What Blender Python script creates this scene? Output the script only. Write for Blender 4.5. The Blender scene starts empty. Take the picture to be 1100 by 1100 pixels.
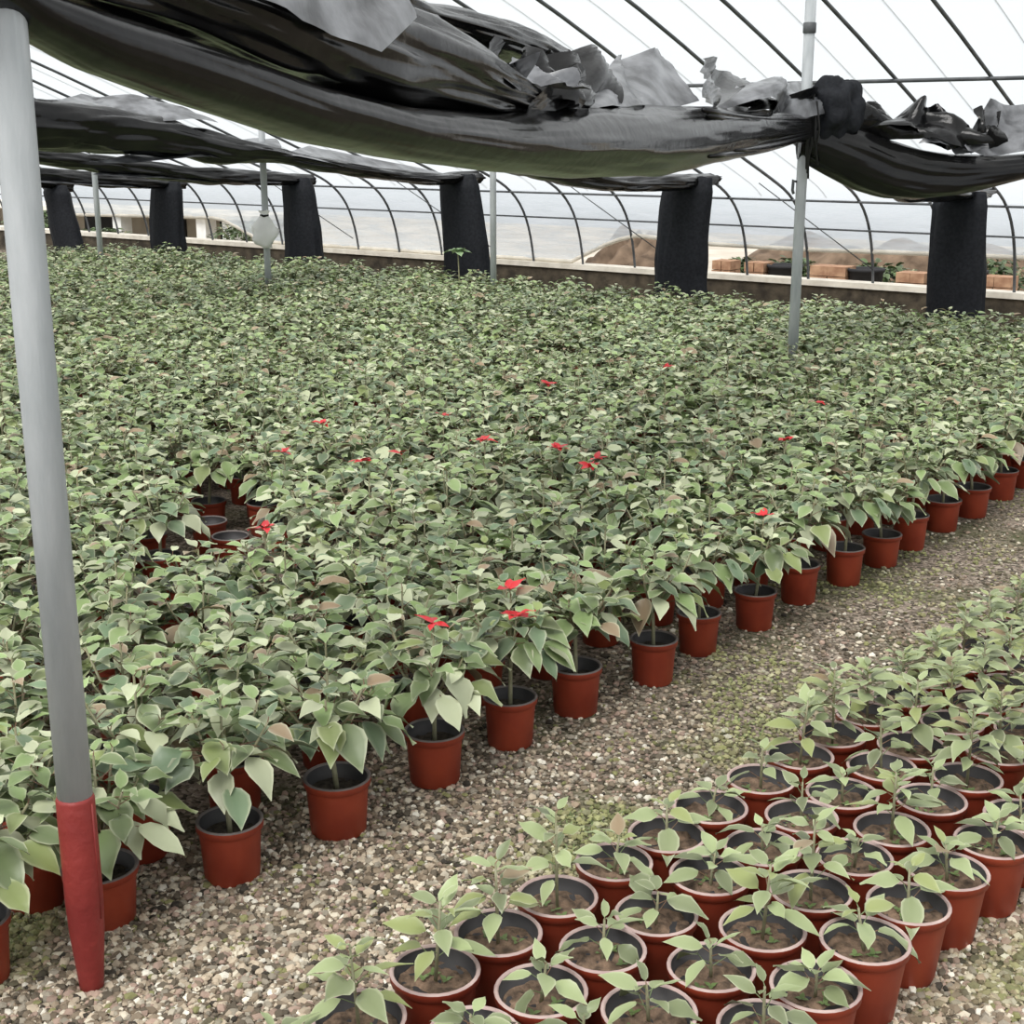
import bpy, math, random
import numpy as np
from mathutils import Vector, noise

random.seed(7)
rng = np.random.default_rng(7)
PI = math.pi
scene = bpy.context.scene
C = scene.collection

# ------------------------------------------------------------------ camera model (used to read positions off the photo)
F, CAMH = 1500.0, 1.6
TILT = math.atan(405 / 1500)
CT, ST = math.cos(TILT), math.sin(TILT)

def ray(px, py):
    x = (px - 550) / F; y = -(py - 550) / F
    return np.array([x, CT + y * ST, -ST + y * CT])

def at_z(px, py, z):
    d = ray(px, py); return np.array([0, 0, CAMH]) + d * (z - CAMH) / d[2]

def proj(p):
    x, y, z = p[0], p[1], p[2] - CAMH
    dep = y * CT - z * ST; up = y * ST + z * CT
    return 550 + F * x / dep, 550 - F * up / dep, dep

def on_plane(px, py, A, nrm):
    """point where the line of sight meets the vertical plane through A with horizontal normal nrm"""
    d = ray(px, py); t = (A[0] * nrm[0] + A[1] * nrm[1]) / (d[0] * nrm[0] + d[1] * nrm[1])
    return np.array([d[0] * t, d[1] * t, CAMH + d[2] * t])

# greenhouse axes: W runs along the back wall, N points from the back wall into the house
W = np.array([-.797, .604]); N = np.array([-.604, -.797]); O = np.array([4.032, 11.469])
def hs(off, s, z):
    p = O + W * off + N * s; return np.array([p[0], p[1], z])
def sof(p): return float((np.array(p[:2]) - O) @ N)
def wof(p): return float((np.array(p[:2]) - O) @ W)

# ------------------------------------------------------------------ materials
def mat(name, col=(.5, .5, .5), rough=.6, spec=.5, metal=0.0):
    m = bpy.data.materials.new(name); m.use_nodes = True
    b = m.node_tree.nodes['Principled BSDF']
    b.inputs['Base Color'].default_value = (*col, 1); b.inputs['Roughness'].default_value = rough
    b.inputs['Specular IOR Level'].default_value = spec; b.inputs['Metallic'].default_value = metal
    return m

def noisy(name, c1, c2, scale=8, rough=.7, bump=0.0, bscale=40, spec=.4, detail=6, metal=0.0, stretch=None):
    m = mat(name, c1, rough, spec, metal); nt = m.node_tree; b = nt.nodes['Principled BSDF']
    tc = nt.nodes.new('ShaderNodeTexCoord')
    src = tc.outputs['Object']
    if stretch:
        mp = nt.nodes.new('ShaderNodeMapping'); mp.inputs['Scale'].default_value = stretch
        nt.links.new(src, mp.inputs[0]); src = mp.outputs[0]
    n = nt.nodes.new('ShaderNodeTexNoise'); n.inputs['Scale'].default_value = scale; n.inputs['Detail'].default_value = detail
    r = nt.nodes.new('ShaderNodeValToRGB'); r.color_ramp.elements[0].position = .35; r.color_ramp.elements[1].position = .68
    r.color_ramp.elements[0].color = (*c1, 1); r.color_ramp.elements[1].color = (*c2, 1)
    nt.links.new(src, n.inputs['Vector']); nt.links.new(n.outputs['Fac'], r.inputs[0]); nt.links.new(r.outputs[0], b.inputs['Base Color'])
    if bump:
        n2 = nt.nodes.new('ShaderNodeTexNoise'); n2.inputs['Scale'].default_value = bscale; n2.inputs['Detail'].default_value = 4
        bp = nt.nodes.new('ShaderNodeBump'); bp.inputs['Strength'].default_value = bump; bp.inputs['Distance'].default_value = .01
        nt.links.new(src, n2.inputs['Vector']); nt.links.new(n2.outputs['Fac'], bp.inputs['Height']); nt.links.new(bp.outputs[0], b.inputs['Normal'])
    return m

def colattr(name, rough=.5, spec=.5, translucent=0.0, bump=0.0):
    m = mat(name, rough=rough, spec=spec); nt = m.node_tree; b = nt.nodes['Principled BSDF']
    a = nt.nodes.new('ShaderNodeAttribute'); a.attribute_name = 'tint'
    nt.links.new(a.outputs['Color'], b.inputs['Base Color'])
    if translucent:
        t = nt.nodes.new('ShaderNodeBsdfTranslucent'); mx = nt.nodes.new('ShaderNodeMixShader'); mx.inputs[0].default_value = translucent
        out = nt.nodes['Material Output']
        nt.links.new(a.outputs['Color'], t.inputs[0])
        nt.links.new(b.outputs[0], mx.inputs[1]); nt.links.new(t.outputs[0], mx.inputs[2]); nt.links.new(mx.outputs[0], out.inputs[0])
    return m

def film(name, clear, col, streak=0.0):
    m = bpy.data.materials.new(name); m.use_nodes = True; nt = m.node_tree
    for n in list(nt.nodes):
        if n.type != 'OUTPUT_MATERIAL': nt.nodes.remove(n)
    out = nt.nodes['Material Output']
    tr = nt.nodes.new('ShaderNodeBsdfTransparent'); tl = nt.nodes.new('ShaderNodeBsdfTranslucent'); df = nt.nodes.new('ShaderNodeBsdfDiffuse')
    for q in (tl, df): q.inputs[0].default_value = (*col, 1)
    a = nt.nodes.new('ShaderNodeMixShader'); a.inputs[0].default_value = .3
    nt.links.new(tl.outputs[0], a.inputs[1]); nt.links.new(df.outputs[0], a.inputs[2])
    b = nt.nodes.new('ShaderNodeMixShader')
    if streak:
        tc = nt.nodes.new('ShaderNodeTexCoord'); mp = nt.nodes.new('ShaderNodeMapping'); mp.inputs['Scale'].default_value = (1.2, 1.2, 9)
        n = nt.nodes.new('ShaderNodeTexNoise'); n.inputs['Scale'].default_value = 3; n.inputs['Detail'].default_value = 6
        r = nt.nodes.new('ShaderNodeMapRange'); r.inputs[1].default_value = .3; r.inputs[2].default_value = .7
        r.inputs[3].default_value = max(0, 1 - clear - streak); r.inputs[4].default_value = min(1, 1 - clear + streak)
        nt.links.new(tc.outputs['Object'], mp.inputs[0]); nt.links.new(mp.outputs[0], n.inputs['Vector']); nt.links.new(n.outputs['Fac'], r.inputs[0])
        nt.links.new(r.outputs[0], b.inputs[0])
    else:
        b.inputs[0].default_value = 1 - clear
    nt.links.new(tr.outputs[0], b.inputs[1]); nt.links.new(a.outputs[0], b.inputs[2]); nt.links.new(b.outputs[0], out.inputs[0])
    return m

M = {
    'leaf': colattr('poinsettia leaf', rough=.38, spec=.42, translucent=.07),
    'stem': noisy('green brown stem', (.20, .19, .10), (.34, .33, .22), 30, .7),
    'terracotta': noisy('red plastic pot', (.24, .034, .016), (.36, .060, .026), 9, .5, spec=.4),
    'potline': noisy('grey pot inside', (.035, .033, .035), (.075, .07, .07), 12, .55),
    'potrim': noisy('greyed pot rim', (.36, .25, .23), (.55, .42, .38), 14, .5),
    'greyrim': noisy('dusty dark rim', (.10, .085, .08), (.20, .17, .155), 14, .6),
    'soil_dark': noisy('dark potting soil', (.022, .018, .013), (.07, .055, .04), 60, .95, .8, 90),
    'soil_brown': noisy('brown potting soil', (.075, .052, .036), (.30, .20, .135), 45, .95, .9, 80),
    'bract': mat('red bract', (.62, .025, .03), .5),
    'galv': noisy('galvanised pole', (.33, .355, .365), (.47, .49, .50), 6, .65, .15, 60, stretch=(3, 3, .6)),
    'redpaint': noisy('red painted sleeve', (.19, .020, .018), (.27, .034, .028), 8, .5, .3, 50),
    'hoop': noisy('dull grey steel hoop', (.06, .065, .07), (.12, .125, .13), 10, .55),
    'shade': noisy('black plastic shade sheet', (.004, .004, .0045), (.008, .008, .0075), 5, .20, .22, 18, spec=.32),
    'shade_highlight': noisy('shade sheet with painted highlights', (.03, .031, .034), (.24, .247, .262), 7, .30, .3, 14, spec=.6),  # bright highlights of the black sheet, painted as a pale grey base colour
    'net': noisy('black shade netting', (.006, .007, .010), (.014, .016, .02), 40, .75, .3, 120, spec=.25),
    'kerb': noisy('pale concrete', (.66, .61, .52), (.85, .80, .70), 7, .85, .3, 40),
    'earth': noisy('dark damp earth', (.035, .028, .02), (.10, .08, .055), 9, .95, .8, 25),
    'outground': noisy('pale dusty ground', (.42, .37, .30), (.60, .55, .47), 1.5, .95, .4, 10),
    'brick': noisy('orange red brick', (.27, .145, .085), (.44, .27, .165), 12, .85, .3, 40),
    'bankearth': noisy('brick rubble earth', (.075, .050, .032), (.20, .14, .095), 5, .95, .9, 14),
    'wallbeige': noisy('beige render', (.30, .26, .21), (.42, .37, .30), 2, .9),
    'white': noisy('white painted', (.70, .70, .68), (.82, .82, .80), 8, .6),
    'darkgap': mat('dark opening', (.02, .02, .022), .9),
    'rope': mat('dark rope', (.015, .015, .015), .9),
    'film': film('clear greenhouse film', .68, (.92, .95, .95)),
    'curtain': film('greyed side film', .26, (.80, .85, .89), .16),
    'pebble': colattr('gravel stone', rough=.8, spec=.3),
}

def gravel_mat():
    m = mat('gravel floor', rough=.9, spec=.25); nt = m.node_tree; b = nt.nodes['Principled BSDF']
    N_ = nt.nodes.new; L = nt.links.new
    tc = N_('ShaderNodeTexCoord')
    v = N_('ShaderNodeTexVoronoi'); v.inputs['Scale'].default_value = 85
    L(tc.outputs['Object'], v.inputs['Vector'])
    sep = N_('ShaderNodeSeparateColor'); L(v.outputs['Color'], sep.inputs[0])
    r = N_('ShaderNodeValToRGB'); els = r.color_ramp.elements
    els[0].position = 0; els[0].color = (.05, .042, .03, 1); els[1].position = 1; els[1].color = (.42, .36, .29, 1)
    for p, c in ((.3, (.13, .105, .08, 1)), (.55, (.22, .18, .14, 1)), (.8, (.30, .235, .19, 1))):
        e = els.new(p); e.color = c
    L(sep.outputs[0], r.inputs[0])
    n = N_('ShaderNodeTexNoise'); n.inputs['Scale'].default_value = 2.6; n.inputs['Detail'].default_value = 7
    L(tc.outputs['Object'], n.inputs['Vector'])
    r2 = N_('ShaderNodeMapRange'); r2.inputs[1].default_value = .46; r2.inputs[2].default_value = .68; r2.inputs[4].default_value = .75
    L(n.outputs['Fac'], r2.inputs[0])
    mx = N_('ShaderNodeMix'); mx.data_type = 'RGBA'; mx.inputs['B'].default_value = (.085, .095, .038, 1)
    L(r2.outputs[0], mx.inputs['Factor']); L(r.outputs[0], mx.inputs['A']); L(mx.outputs['Result'], b.inputs['Base Color'])
    bp = N_('ShaderNodeBump'); bp.inputs['Strength'].default_value = .9; bp.inputs['Distance'].default_value = .008
    inv = N_('ShaderNodeMath'); inv.operation = 'SUBTRACT'; inv.inputs[0].default_value = 1
    L(v.outputs['Distance'], inv.inputs[1]); L(inv.outputs[0], bp.inputs['Height']); L(bp.outputs[0], b.inputs['Normal'])
    return m
M['gravel'] = gravel_mat()

# ------------------------------------------------------------------ object helpers
def mesh(name, verts, faces, mats, tint=None, midx=None, smooth=True):
    me = bpy.data.meshes.new(name)
    me.from_pydata([tuple(map(float, v)) for v in verts], [], faces)
    for m in (mats if isinstance(mats, (list, tuple)) else [mats]): me.materials.append(m)
    if midx is not None: me.polygons.foreach_set('material_index', midx)
    me.polygons.foreach_set('use_smooth', [smooth] * len(me.polygons))
    if tint is not None:
        a = me.attributes.new('tint', 'FLOAT_COLOR', 'POINT')
        t = np.ones((len(verts), 4), np.float32); t[:, :3] = tint
        a.data.foreach_set('color', t.ravel())
    me.update(); return me

def link(name, me, parent=None, loc=(0, 0, 0)):
    o = bpy.data.objects.new(name, me); C.objects.link(o); o.location = loc
    if parent is not None: o.parent = parent
    return o

def tag(o, label=None, cat=None, group=None, kind=None):
    if label: o['label'] = label
    if cat: o['category'] = cat
    if group: o['group'] = group
    if kind: o['kind'] = kind
    return o

def thing(name, label, cat, loc=(0, 0, 0), rotz=0, group=None):
    o = bpy.data.objects.new(name, None); C.objects.link(o)
    o.empty_display_size = .1; o.location = tuple(map(float, loc)); o.rotation_euler = (0, 0, rotz)
    return tag(o, label, cat, group)

class MB:
    def __init__(s): s.v = []; s.f = []; s.m = []
    def add(s, vs, fs, mi=0):
        k = len(s.v); s.v += [tuple(map(float, v)) for v in vs]; s.f += [tuple(i + k for i in f) for f in fs]; s.m += [mi] * len(fs)
    def box(s, c, sz, rz=0, mi=0, bev=0.0):
        x, y, z = sz[0] / 2, sz[1] / 2, sz[2] / 2; cr, sr = math.cos(rz), math.sin(rz)
        vs = []
        for dz in (-z, z):
            for dx, dy in ((-x, -y), (x, -y), (x, y), (-x, y)):
                vs.append((c[0] + dx * cr - dy * sr, c[1] + dx * sr + dy * cr, c[2] + dz))
        s.add(vs, [(3, 2, 1, 0), (4, 5, 6, 7), (0, 1, 5, 4), (1, 2, 6, 5), (2, 3, 7, 6), (3, 0, 4, 7)], mi)
    def tube(s, pts, r, seg=8, mi=0, cap=True):
        pts = [Vector(map(float, p)) for p in pts]; rs = r if isinstance(r, (list, tuple)) else [r] * len(pts)
        vs = []
        up = None
        for i, p in enumerate(pts):
            d = (pts[min(i + 1, len(pts) - 1)] - pts[max(i - 1, 0)]).normalized()
            if up is None: up = Vector((0, 0, 1)) if abs(d.z) < .9 else Vector((1, 0, 0))
            a = d.cross(up).normalized(); b = a.cross(d).normalized(); up = b
            for k in range(seg):
                t = 2 * PI * k / seg; vs.append(p + a * math.cos(t) * rs[i] + b * math.sin(t) * rs[i])
        fs = [(i * seg + k, i * seg + (k + 1) % seg, (i + 1) * seg + (k + 1) % seg, (i + 1) * seg + k) for i in range(len(pts) - 1) for k in range(seg)]
        if cap: fs += [tuple(range(seg - 1, -1, -1)), tuple(range((len(pts) - 1) * seg, len(pts) * seg))]
        s.add(vs, fs, mi)
    def lathe(s, prof, seg=28, mi=0, mis=None):
        vs = [(r * math.cos(2 * PI * k / seg), r * math.sin(2 * PI * k / seg), z) for r, z in prof for k in range(seg)]
        for i in range(len(prof) - 1):
            pass
        k0 = len(s.v); s.v += vs
        for i in range(len(prof) - 1):
            for k in range(seg):
                s.f.append((k0 + i * seg + k, k0 + i * seg + (k + 1) % seg, k0 + (i + 1) * seg + (k + 1) % seg, k0 + (i + 1) * seg + k))
                s.m.append(mis[i] if mis else mi)
    def build(s, name, mats, parent=None, smooth=True, loc=(0, 0, 0)):
        return link(name, mesh(name, s.v, s.f, mats, midx=s.m, smooth=smooth), parent, loc)

# ------------------------------------------------------------------ ordinals
ONES = ['zeroth', 'first', 'second', 'third', 'fourth', 'fifth', 'sixth', 'seventh', 'eighth', 'ninth', 'tenth', 'eleventh', 'twelfth', 'thirteenth',
        'fourteenth', 'fifteenth', 'sixteenth', 'seventeenth', 'eighteenth', 'nineteenth']
TENS = {20: ('twentieth', 'twenty'), 30: ('thirtieth', 'thirty'), 40: ('fortieth', 'forty')}
def ordinal(n):
    if n < 20: return ONES[n]
    t = n // 10 * 10
    return TENS[t][0] if n == t else TENS[t][1] + '-' + ONES[n - t]

# ------------------------------------------------------------------ leaves and plants (numpy)
LT = np.array([0, .10, .27, .46, .66, .85, 1.0])
LWD = np.array([.03, .56, .97, .98, .66, .26, 0.0])
LC = np.array([-1, -.74, 0, .74, 1])
def leaf(L, Wd, fold=.25, droop=.5, wave=0.0):
    """leaf from the origin along +X, upper face +Z"""
    n = len(LT); ang = -droop * LT ** 1.3
    seg = np.diff(LT) * L
    x = np.concatenate([[0], np.cumsum(seg * np.cos((ang[1:] + ang[:-1]) / 2))])
    z = np.concatenate([[0], np.cumsum(seg * np.sin((ang[1:] + ang[:-1]) / 2))])
    w = LWD * Wd / 2
    v = np.zeros((n, 5, 3))
    for j, sg in enumerate(LC):
        lift = abs(sg) ** .8 * w * fold + wave * np.sin(LT * 9 + sg) * Wd * .12 * abs(sg)
        v[:, j, 0] = x - np.sin(ang) * lift; v[:, j, 1] = sg * w; v[:, j, 2] = z + np.cos(ang) * lift
    return v.reshape(-1, 3)
LF = []
for i in range(len(LT) - 1):
    for j in range(4):
        a = i * 5 + j
        LF.append((a, a + 5, a + 6, a + 1))
MARGIN = np.array([[1, .22, .12, .22, 1]] * len(LT), float); MARGIN[-1] = 1
MARGIN = MARGIN.reshape(-1)

def rot(az, pitch, roll):
    ca, sa = math.cos(az), math.sin(az); cp, sp = math.cos(pitch), math.sin(pitch); cr, sr = math.cos(roll), math.sin(roll)
    Rz = np.array([[ca, -sa, 0], [sa, ca, 0], [0, 0, 1]]); Ry = np.array([[cp, 0, -sp], [0, 1, 0], [sp, 0, cp]]); Rx = np.array([[1, 0, 0], [0, cr, -sr], [0, sr, cr]])
    return Rz @ Ry @ Rx

CREAM = (.60, .61, .43)
class Foliage:
    def __init__(s): s.v = []; s.f = []; s.t = []; s.n = 0
    def leaf(s, p, az, pitch, roll, L, Wd, col, fold=.25, droop=.5, margin=.62):
        v = leaf(L, Wd, fold, droop, random.uniform(-1, 1)) @ rot(az, pitch, roll).T + np.asarray(p)
        s.v.append(v); s.f += [tuple(i + s.n for i in f) for f in LF]
        mg = (margin * MARGIN)[:, None] * random.uniform(.5, 1.3); c = np.asarray(col, float)[None, :] * (1 - mg) + mg * np.array(CREAM)[None, :]
        s.t.append(c); s.n += len(v)
    def stalk(s, a, b, r, col):
        a = np.asarray(a, float); b = np.asarray(b, float); d = b - a; d /= np.linalg.norm(d) + 1e-9
        u = np.cross(d, [0, 0, 1]); u = u / np.linalg.norm(u) if np.linalg.norm(u) > .05 else np.array([1., 0, 0]); w = np.cross(d, u)
        ring = [u, -.5 * u + .866 * w, -.5 * u - .866 * w]
        v = np.array([a + r * q for q in ring] + [b + r * .7 * q for q in ring])
        s.v.append(v); s.f += [tuple(i + s.n for i in f) for f in ((0, 1, 4, 3), (1, 2, 5, 4), (2, 0, 3, 5))]
        s.t.append(np.tile(np.asarray(col, float), (6, 1))); s.n += 6
    def arrays(s): return np.concatenate(s.v), s.f, np.concatenate(s.t)
    def mesh(s, name, m):
        v, f, t = s.arrays(); return mesh(name, v, f, m, tint=t)

def leafcol(young=0.0):
    r = random.random()
    g = np.array([.138, .200, .072]) * random.uniform(.45, 1.6)
    if r < .15: g = np.array([.19, .24, .075]) * random.uniform(.7, 1.15)
    elif r < .27: g = np.array([.10, .160, .085]) * random.uniform(.6, 1.2)
    elif r < .31: g = np.array([.24, .165, .10]) * random.uniform(.7, 1.15)
    elif r < .52: g = np.array([.34, .37, .235]) * random.uniform(.8, 1.35)
    return g * (1 + .35 * young)

def poinsettia(seed):
    """branched bush of pointed leaves: returns foliage, stem MB, the branch tips"""
    random.seed(seed)
    fo = Foliage(); st = MB()
    z0 = .085; zf = random.uniform(.205, .235)
    lean = (random.uniform(-.012, .012), random.uniform(-.012, .012))
    top = (lean[0], lean[1], zf)
    st.tube([(0, 0, z0), (lean[0] * .4, lean[1] * .4, .15), top], [.0065, .0058, .005], 6)
    tips = []
    nb = random.choice([5, 5, 6]); a0 = random.uniform(0, 2 * PI)
    br = [(0, 0, random.uniform(.385, .42))]
    for k in range(nb):
        a = a0 + 2 * PI * k / nb + random.uniform(-.25, .25); r = random.uniform(.075, .115)
        br.append((r * math.cos(a), r * math.sin(a), random.uniform(.325, .40)))
    for bx, by, bz in br:
        mid = (top[0] + bx * .65, top[1] + by * .65, zf + (bz - zf) * .5)
        st.tube([top, mid, (bx + top[0], by + top[1], bz)], [.004, .0034, .0026], 5)
        tip = np.array([bx + top[0], by + top[1], bz]); tips.append(tip)
        nl = random.choice([7, 8, 9]); az0 = random.uniform(0, 2 * PI)
        for k in range(nl):
            f = k / (nl - 1)                                    # 0 young top leaf ... 1 lowest
            az = az0 + k * 2.4 + random.uniform(-.3, .3)
            zz = bz - .085 * f
            base = tip * 1.0; base[2] = zz; base[0] += (top[0] - tip[0]) * .3 * f; base[1] += (top[1] - tip[1]) * .3 * f
            pl = .012 + .038 * f; pp = math.radians(60 - 50 * f + random.uniform(-12, 12))
            e = base + pl * np.array([math.cos(az) * math.cos(pp), math.sin(az) * math.cos(pp), math.sin(pp)])
            L = (.046 + .058 * f) * random.uniform(.85, 1.15)
            pitch = math.radians(25 - 48 * f + random.uniform(-16, 14))
            fo.stalk(base, e, .0014, (.22, .12, .08) if random.random() < .5 else (.16, .2, .08))
            fo.leaf(e, az, pitch, random.uniform(-.35, .35), L, L * random.uniform(.52, .66), leafcol(1 - f), random.uniform(.1, .4), random.uniform(.2, .75))
    nl = 11; az0 = random.uniform(0, 2 * PI)                      # big lower skirt
    for k in range(nl):
        az = az0 + 2 * PI * k / nl + random.uniform(-.25, .25)
        zz = random.uniform(.265, .31); r = random.uniform(.03, .06)
        base = np.array([top[0] + r * math.cos(az), top[1] + r * math.sin(az), zz])
        e = base + np.array([math.cos(az) * .045, math.sin(az) * .045, .008])
        L = random.uniform(.09, .125)
        fo.stalk(base, e, .0016, (.22, .12, .08))
        fo.leaf(e, az, math.radians(random.uniform(-42, -8)), random.uniform(-.3, .3), L, L * random.uniform(.54, .64), leafcol(0), random.uniform(.15, .4), random.uniform(.25, .7))
    return fo, st, tips

def pot_mesh(name, r, h, rb, rim, mats, lip=.008, inner_z=None):
    b = MB(); zi = inner_z
    prof = [(0.001, 0), (rb - .004, 0), (rb, .004), (r - lip * .7, h - .022), (r - lip * .6, h - .020), (r, h - .018), (r + .001, h - .003), (r - .0015, h), (r - .0045, h), (r - .007, h - .004), (r - .012, zi), (.001, zi - .004)]
    mis = [0, 0, 0, 0, 0, 0, 1, 1, 1, 2, 2]
    body, ring = MB(), MB()
    body.lathe(prof[:7], 30, 0); body.lathe(prof[9:], 30, 1); ring.lathe(prof[6:10], 30, 0)
    return mesh(name, body.v, body.f, [mats[0], mats[2]], midx=body.m), mesh('rim', ring.v, ring.f, [mats[1]], midx=ring.m)

def soil_mesh(name, r, z, m, seed, amp=.004):
    rings, seg = 7, 26; vs = [(0, 0, z + amp)]; fs = []
    for i in range(1, rings + 1):
        for k in range(seg):
            t = 2 * PI * k / seg; rr = r * i / rings
            vs.append((rr * math.cos(t), rr * math.sin(t), z + amp * 2 * noise.noise(Vector((rr * math.cos(t) * 45, rr * math.sin(t) * 45, seed)))))
    for k in range(seg): fs.append((0, 1 + k, 1 + (k + 1) % seg))
    for i in range(rings - 1):
        for k in range(seg):
            a = 1 + i * seg + k; b = 1 + i * seg + (k + 1) % seg; fs.append((a, a + seg, b + seg, b))
    return mesh(name, vs, fs, m)

POT = pot_mesh('pot', .0735, .135, .061, None, [M['terracotta'], M['greyrim'], M['potline']], inner_z=.098)
SOIL = soil_mesh('soil', .0605, .100, M['soil_dark'], 3)
NV = 9
VAR = []
for i in range(NV):
    fo, st, tips = poinsettia(100 + i)
    VAR.append((fo.mesh('foliage', M['leaf']), mesh('stem', st.v, st.f, M['stem'], midx=st.m), tips, fo.arrays(), st))
random.seed(11)

def bract_mesh(tip, seed):
    random.seed(seed); fo = Foliage()
    if True:
        for k in range(random.choice([4, 5, 6])):
            L = random.uniform(.035, .06)
            fo.leaf(tip + np.array([0, 0, .012]), k * 2.4 + random.uniform(-.3, .3), math.radians(random.uniform(0, 38)), random.uniform(-.3, .3), L, L * .5,
                    np.array([.60, .028, .035]) * random.uniform(.7, 1.2), .2, .4, 0)
    return fo.mesh('bract', M['leaf'])

# ------------------------------------------------------------------ the big bed
E1 = np.array([.655, .756]); E2 = np.array([-.756, .655])
front = [(97, 1003), (237, 955), (353, 905), (458, 850), (540, 810), (611, 775), (695, 742), (744, 710), (805, 683), (853, 655), (902, 635), (942, 615), (973, 597), (1008, 577), (1040, 562), (1071, 543)]
row0 = [at_z(x, y - 6, 0)[:2] + np.array([0.02, .035]) for x, y in front]
plants = []          # row, col, x, y
for i, p in enumerate(row0): plants.append((0, i, p[0], p[1]))
base0 = row0[-1]
for k in range(1, 20): plants.append((0, 15 + k, *(base0 + E1 * .295 * k)))
for k in (1, 2): plants.append((0, -k, *(row0[0] - E1 * .29 * k)))
A0 = np.mean([row0[i] - E1 * .297 * i for i in range(16)], axis=0)
for j in range(1, 46):
    for i in range(-12, 46):
        p = A0 + E1 * (.292 * (i + .5 * (j % 2)) + random.uniform(-.03, .03)) + E2 * (.262 * j - .01 + random.uniform(-.03, .03))
        plants.append((j, i, p[0], p[1]))
def s_min(p): return 1.72 - .035 * wof(p)
holes = [at_z(240, 552, .12)[:2], at_z(205, 545, .12)[:2], at_z(725, 452, .3)[:2], at_z(600, 505, .3)[:2]]
pole_xy = [at_z(99, 1062, 0)[:2], at_z(852, 367, .40)[:2], at_z(530, 296, .42)[:2], at_z(288, 297, .42)[:2], at_z(108, 273, .42)[:2]]
vis = []
for (j, i, x, y) in plants:
    p = (x, y)
    if sof(p) < s_min(p): continue
    px, py, dep = proj((x, y, .35))
    if dep < 1.2 or px < -30 - 250 / dep or px > 1130 + 120 / dep or py > 1300: continue
    if any(np.hypot(x - q[0], y - q[1]) < .085 for q in pole_xy[1:]): continue
    hole = min(range(4), key=lambda k: np.hypot(x - holes[k][0], y - holes[k][1]))
    hd = np.hypot(x - holes[hole][0], y - holes[hole][1])
    hx = proj((x, y, .13))[0]
    bare = hd < .12 if hole >= 2 else (4.2 < y < 5.35 and 178 < hx < 296)
    vis.append((dep, j, i, x, y, bare))
vis.sort()
indiv, rest = vis[:300], vis[300:]

# which plants carry red bracts
reds = [(405, 483), (437, 478), (520, 465), (598, 497), (650, 495), (625, 522), (14, 658), (497, 676), (530, 660), (577, 662), (810, 577), (297, 507), (295, 572), (460, 468), (340, 480), (715, 400), (865, 422), (835, 482), (590, 410)]
redset = {}
for (rx, ry) in reds:
    best = min(vis, key=lambda v: math.hypot(proj((v[3], v[4], .41))[0] - rx, proj((v[3], v[4], .41))[1] - ry) + (1e6 if v[5] else 0))
    redset.setdefault((best[1], best[2]), 0); redset[(best[1], best[2])] += 1

rows = {}
for v in indiv: rows.setdefault(v[1], []).append(v)
for r in rows.values(): r.sort(key=lambda v: v[2])
first_pole = 0
for j, r in rows.items():
    for n, (dep, jj, i, x, y, bare) in enumerate(r, 1):
        vi = (j * 7 + i * 3 + (i * j) % 5) % NV
        red = (j, i) in redset
        if j == 0:
            if i < 0: lab = 'path-edge poinsettia cut by the left frame edge beside the red-footed pole' if i == -1 else 'path-edge poinsettia almost wholly outside the left frame edge'
            elif i == 0: lab = 'poinsettia with its red pot right behind the red foot of the near pole'
            else: lab = 'path-edge poinsettia%s in red pot, %s one right of the near pole' % (' with red bracts' if red else '', ordinal(i))
        elif bare:
            lab = 'bare red pot in a bed gap, %s row behind the path-edge row, %s from left' % (ordinal(j), ordinal(n))
        else:
            lab = '%s in %s row behind the path-edge row, %s from left' % ('poinsettia with red bracts' if red else 'green poinsettia', ordinal(j), ordinal(n))
        t = thing('potted_poinsettia', lab, 'plant', (x, y, 0), random.uniform(0, 2 * PI), 'poinsettias in the large bed')
        t.scale = (random.uniform(.95, 1.08),) * 2 + (random.uniform(.93, 1.07),)
        link('rim', POT[1], link('pot', POT[0], t)); link('soil', SOIL, t)
        if bare: continue
        link('stem', VAR[vi][1], t); link('foliage', VAR[vi][0], t)
        if red:
            for q in range(min(3, redset[(j, i)])):
                b = link('bract', bract_mesh(VAR[vi][2][q], j * 50 + i + q * 7), t); b['label'] = 'red upper bracts'

# the plants farther back: one continuous mass
V, FS, T, n0 = [], [], [], 0
random.seed(5)
for (dep, j, i, x, y, bare) in rest:
    if bare: continue
    v, f, t = VAR[random.randrange(NV)][3]
    a = random.uniform(0, 2 * PI); s = random.uniform(.93, 1.08)
    R = np.array([[math.cos(a), -math.sin(a), 0], [math.sin(a), math.cos(a), 0], [0, 0, 1]]) * s
    V.append(v @ R.T + np.array([x, y, random.uniform(-.02, .02)])); T.append(t * random.uniform(.85, 1.15)); FS += [tuple(q + n0 for q in ff) for ff in f]; n0 += len(v)
    if (j, i) in redset:
        tip = np.array([x, y, .43]); fo = Foliage()
        for k in range(6): fo.leaf(tip, k * 2.4, .3, 0, .06, .03, (.6, .03, .04), .2, .4, 0)
        v, f, t = fo.arrays(); V.append(v); T.append(t); FS += [tuple(q + n0 for q in ff) for ff in f]; n0 += len(v)
far = link('poinsettia_mass', mesh('poinsettia_mass', np.concatenate(V), FS, M['leaf'], tint=np.concatenate(T)))
tag(far, 'far mass of green poinsettia foliage reaching to the back wall of the greenhouse', 'plants', kind='stuff')
b = MB()
for (dep, j, i, x, y, bare) in rest:
    k = len(b.v); bb = MB(); bb.lathe([(.055, 0), (.073, .135), (.064, .130), (.06, .10), (.001, .10)], 10)
    b.add([(vx + x, vy + y, vz) for vx, vy, vz in bb.v], bb.f)
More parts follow.
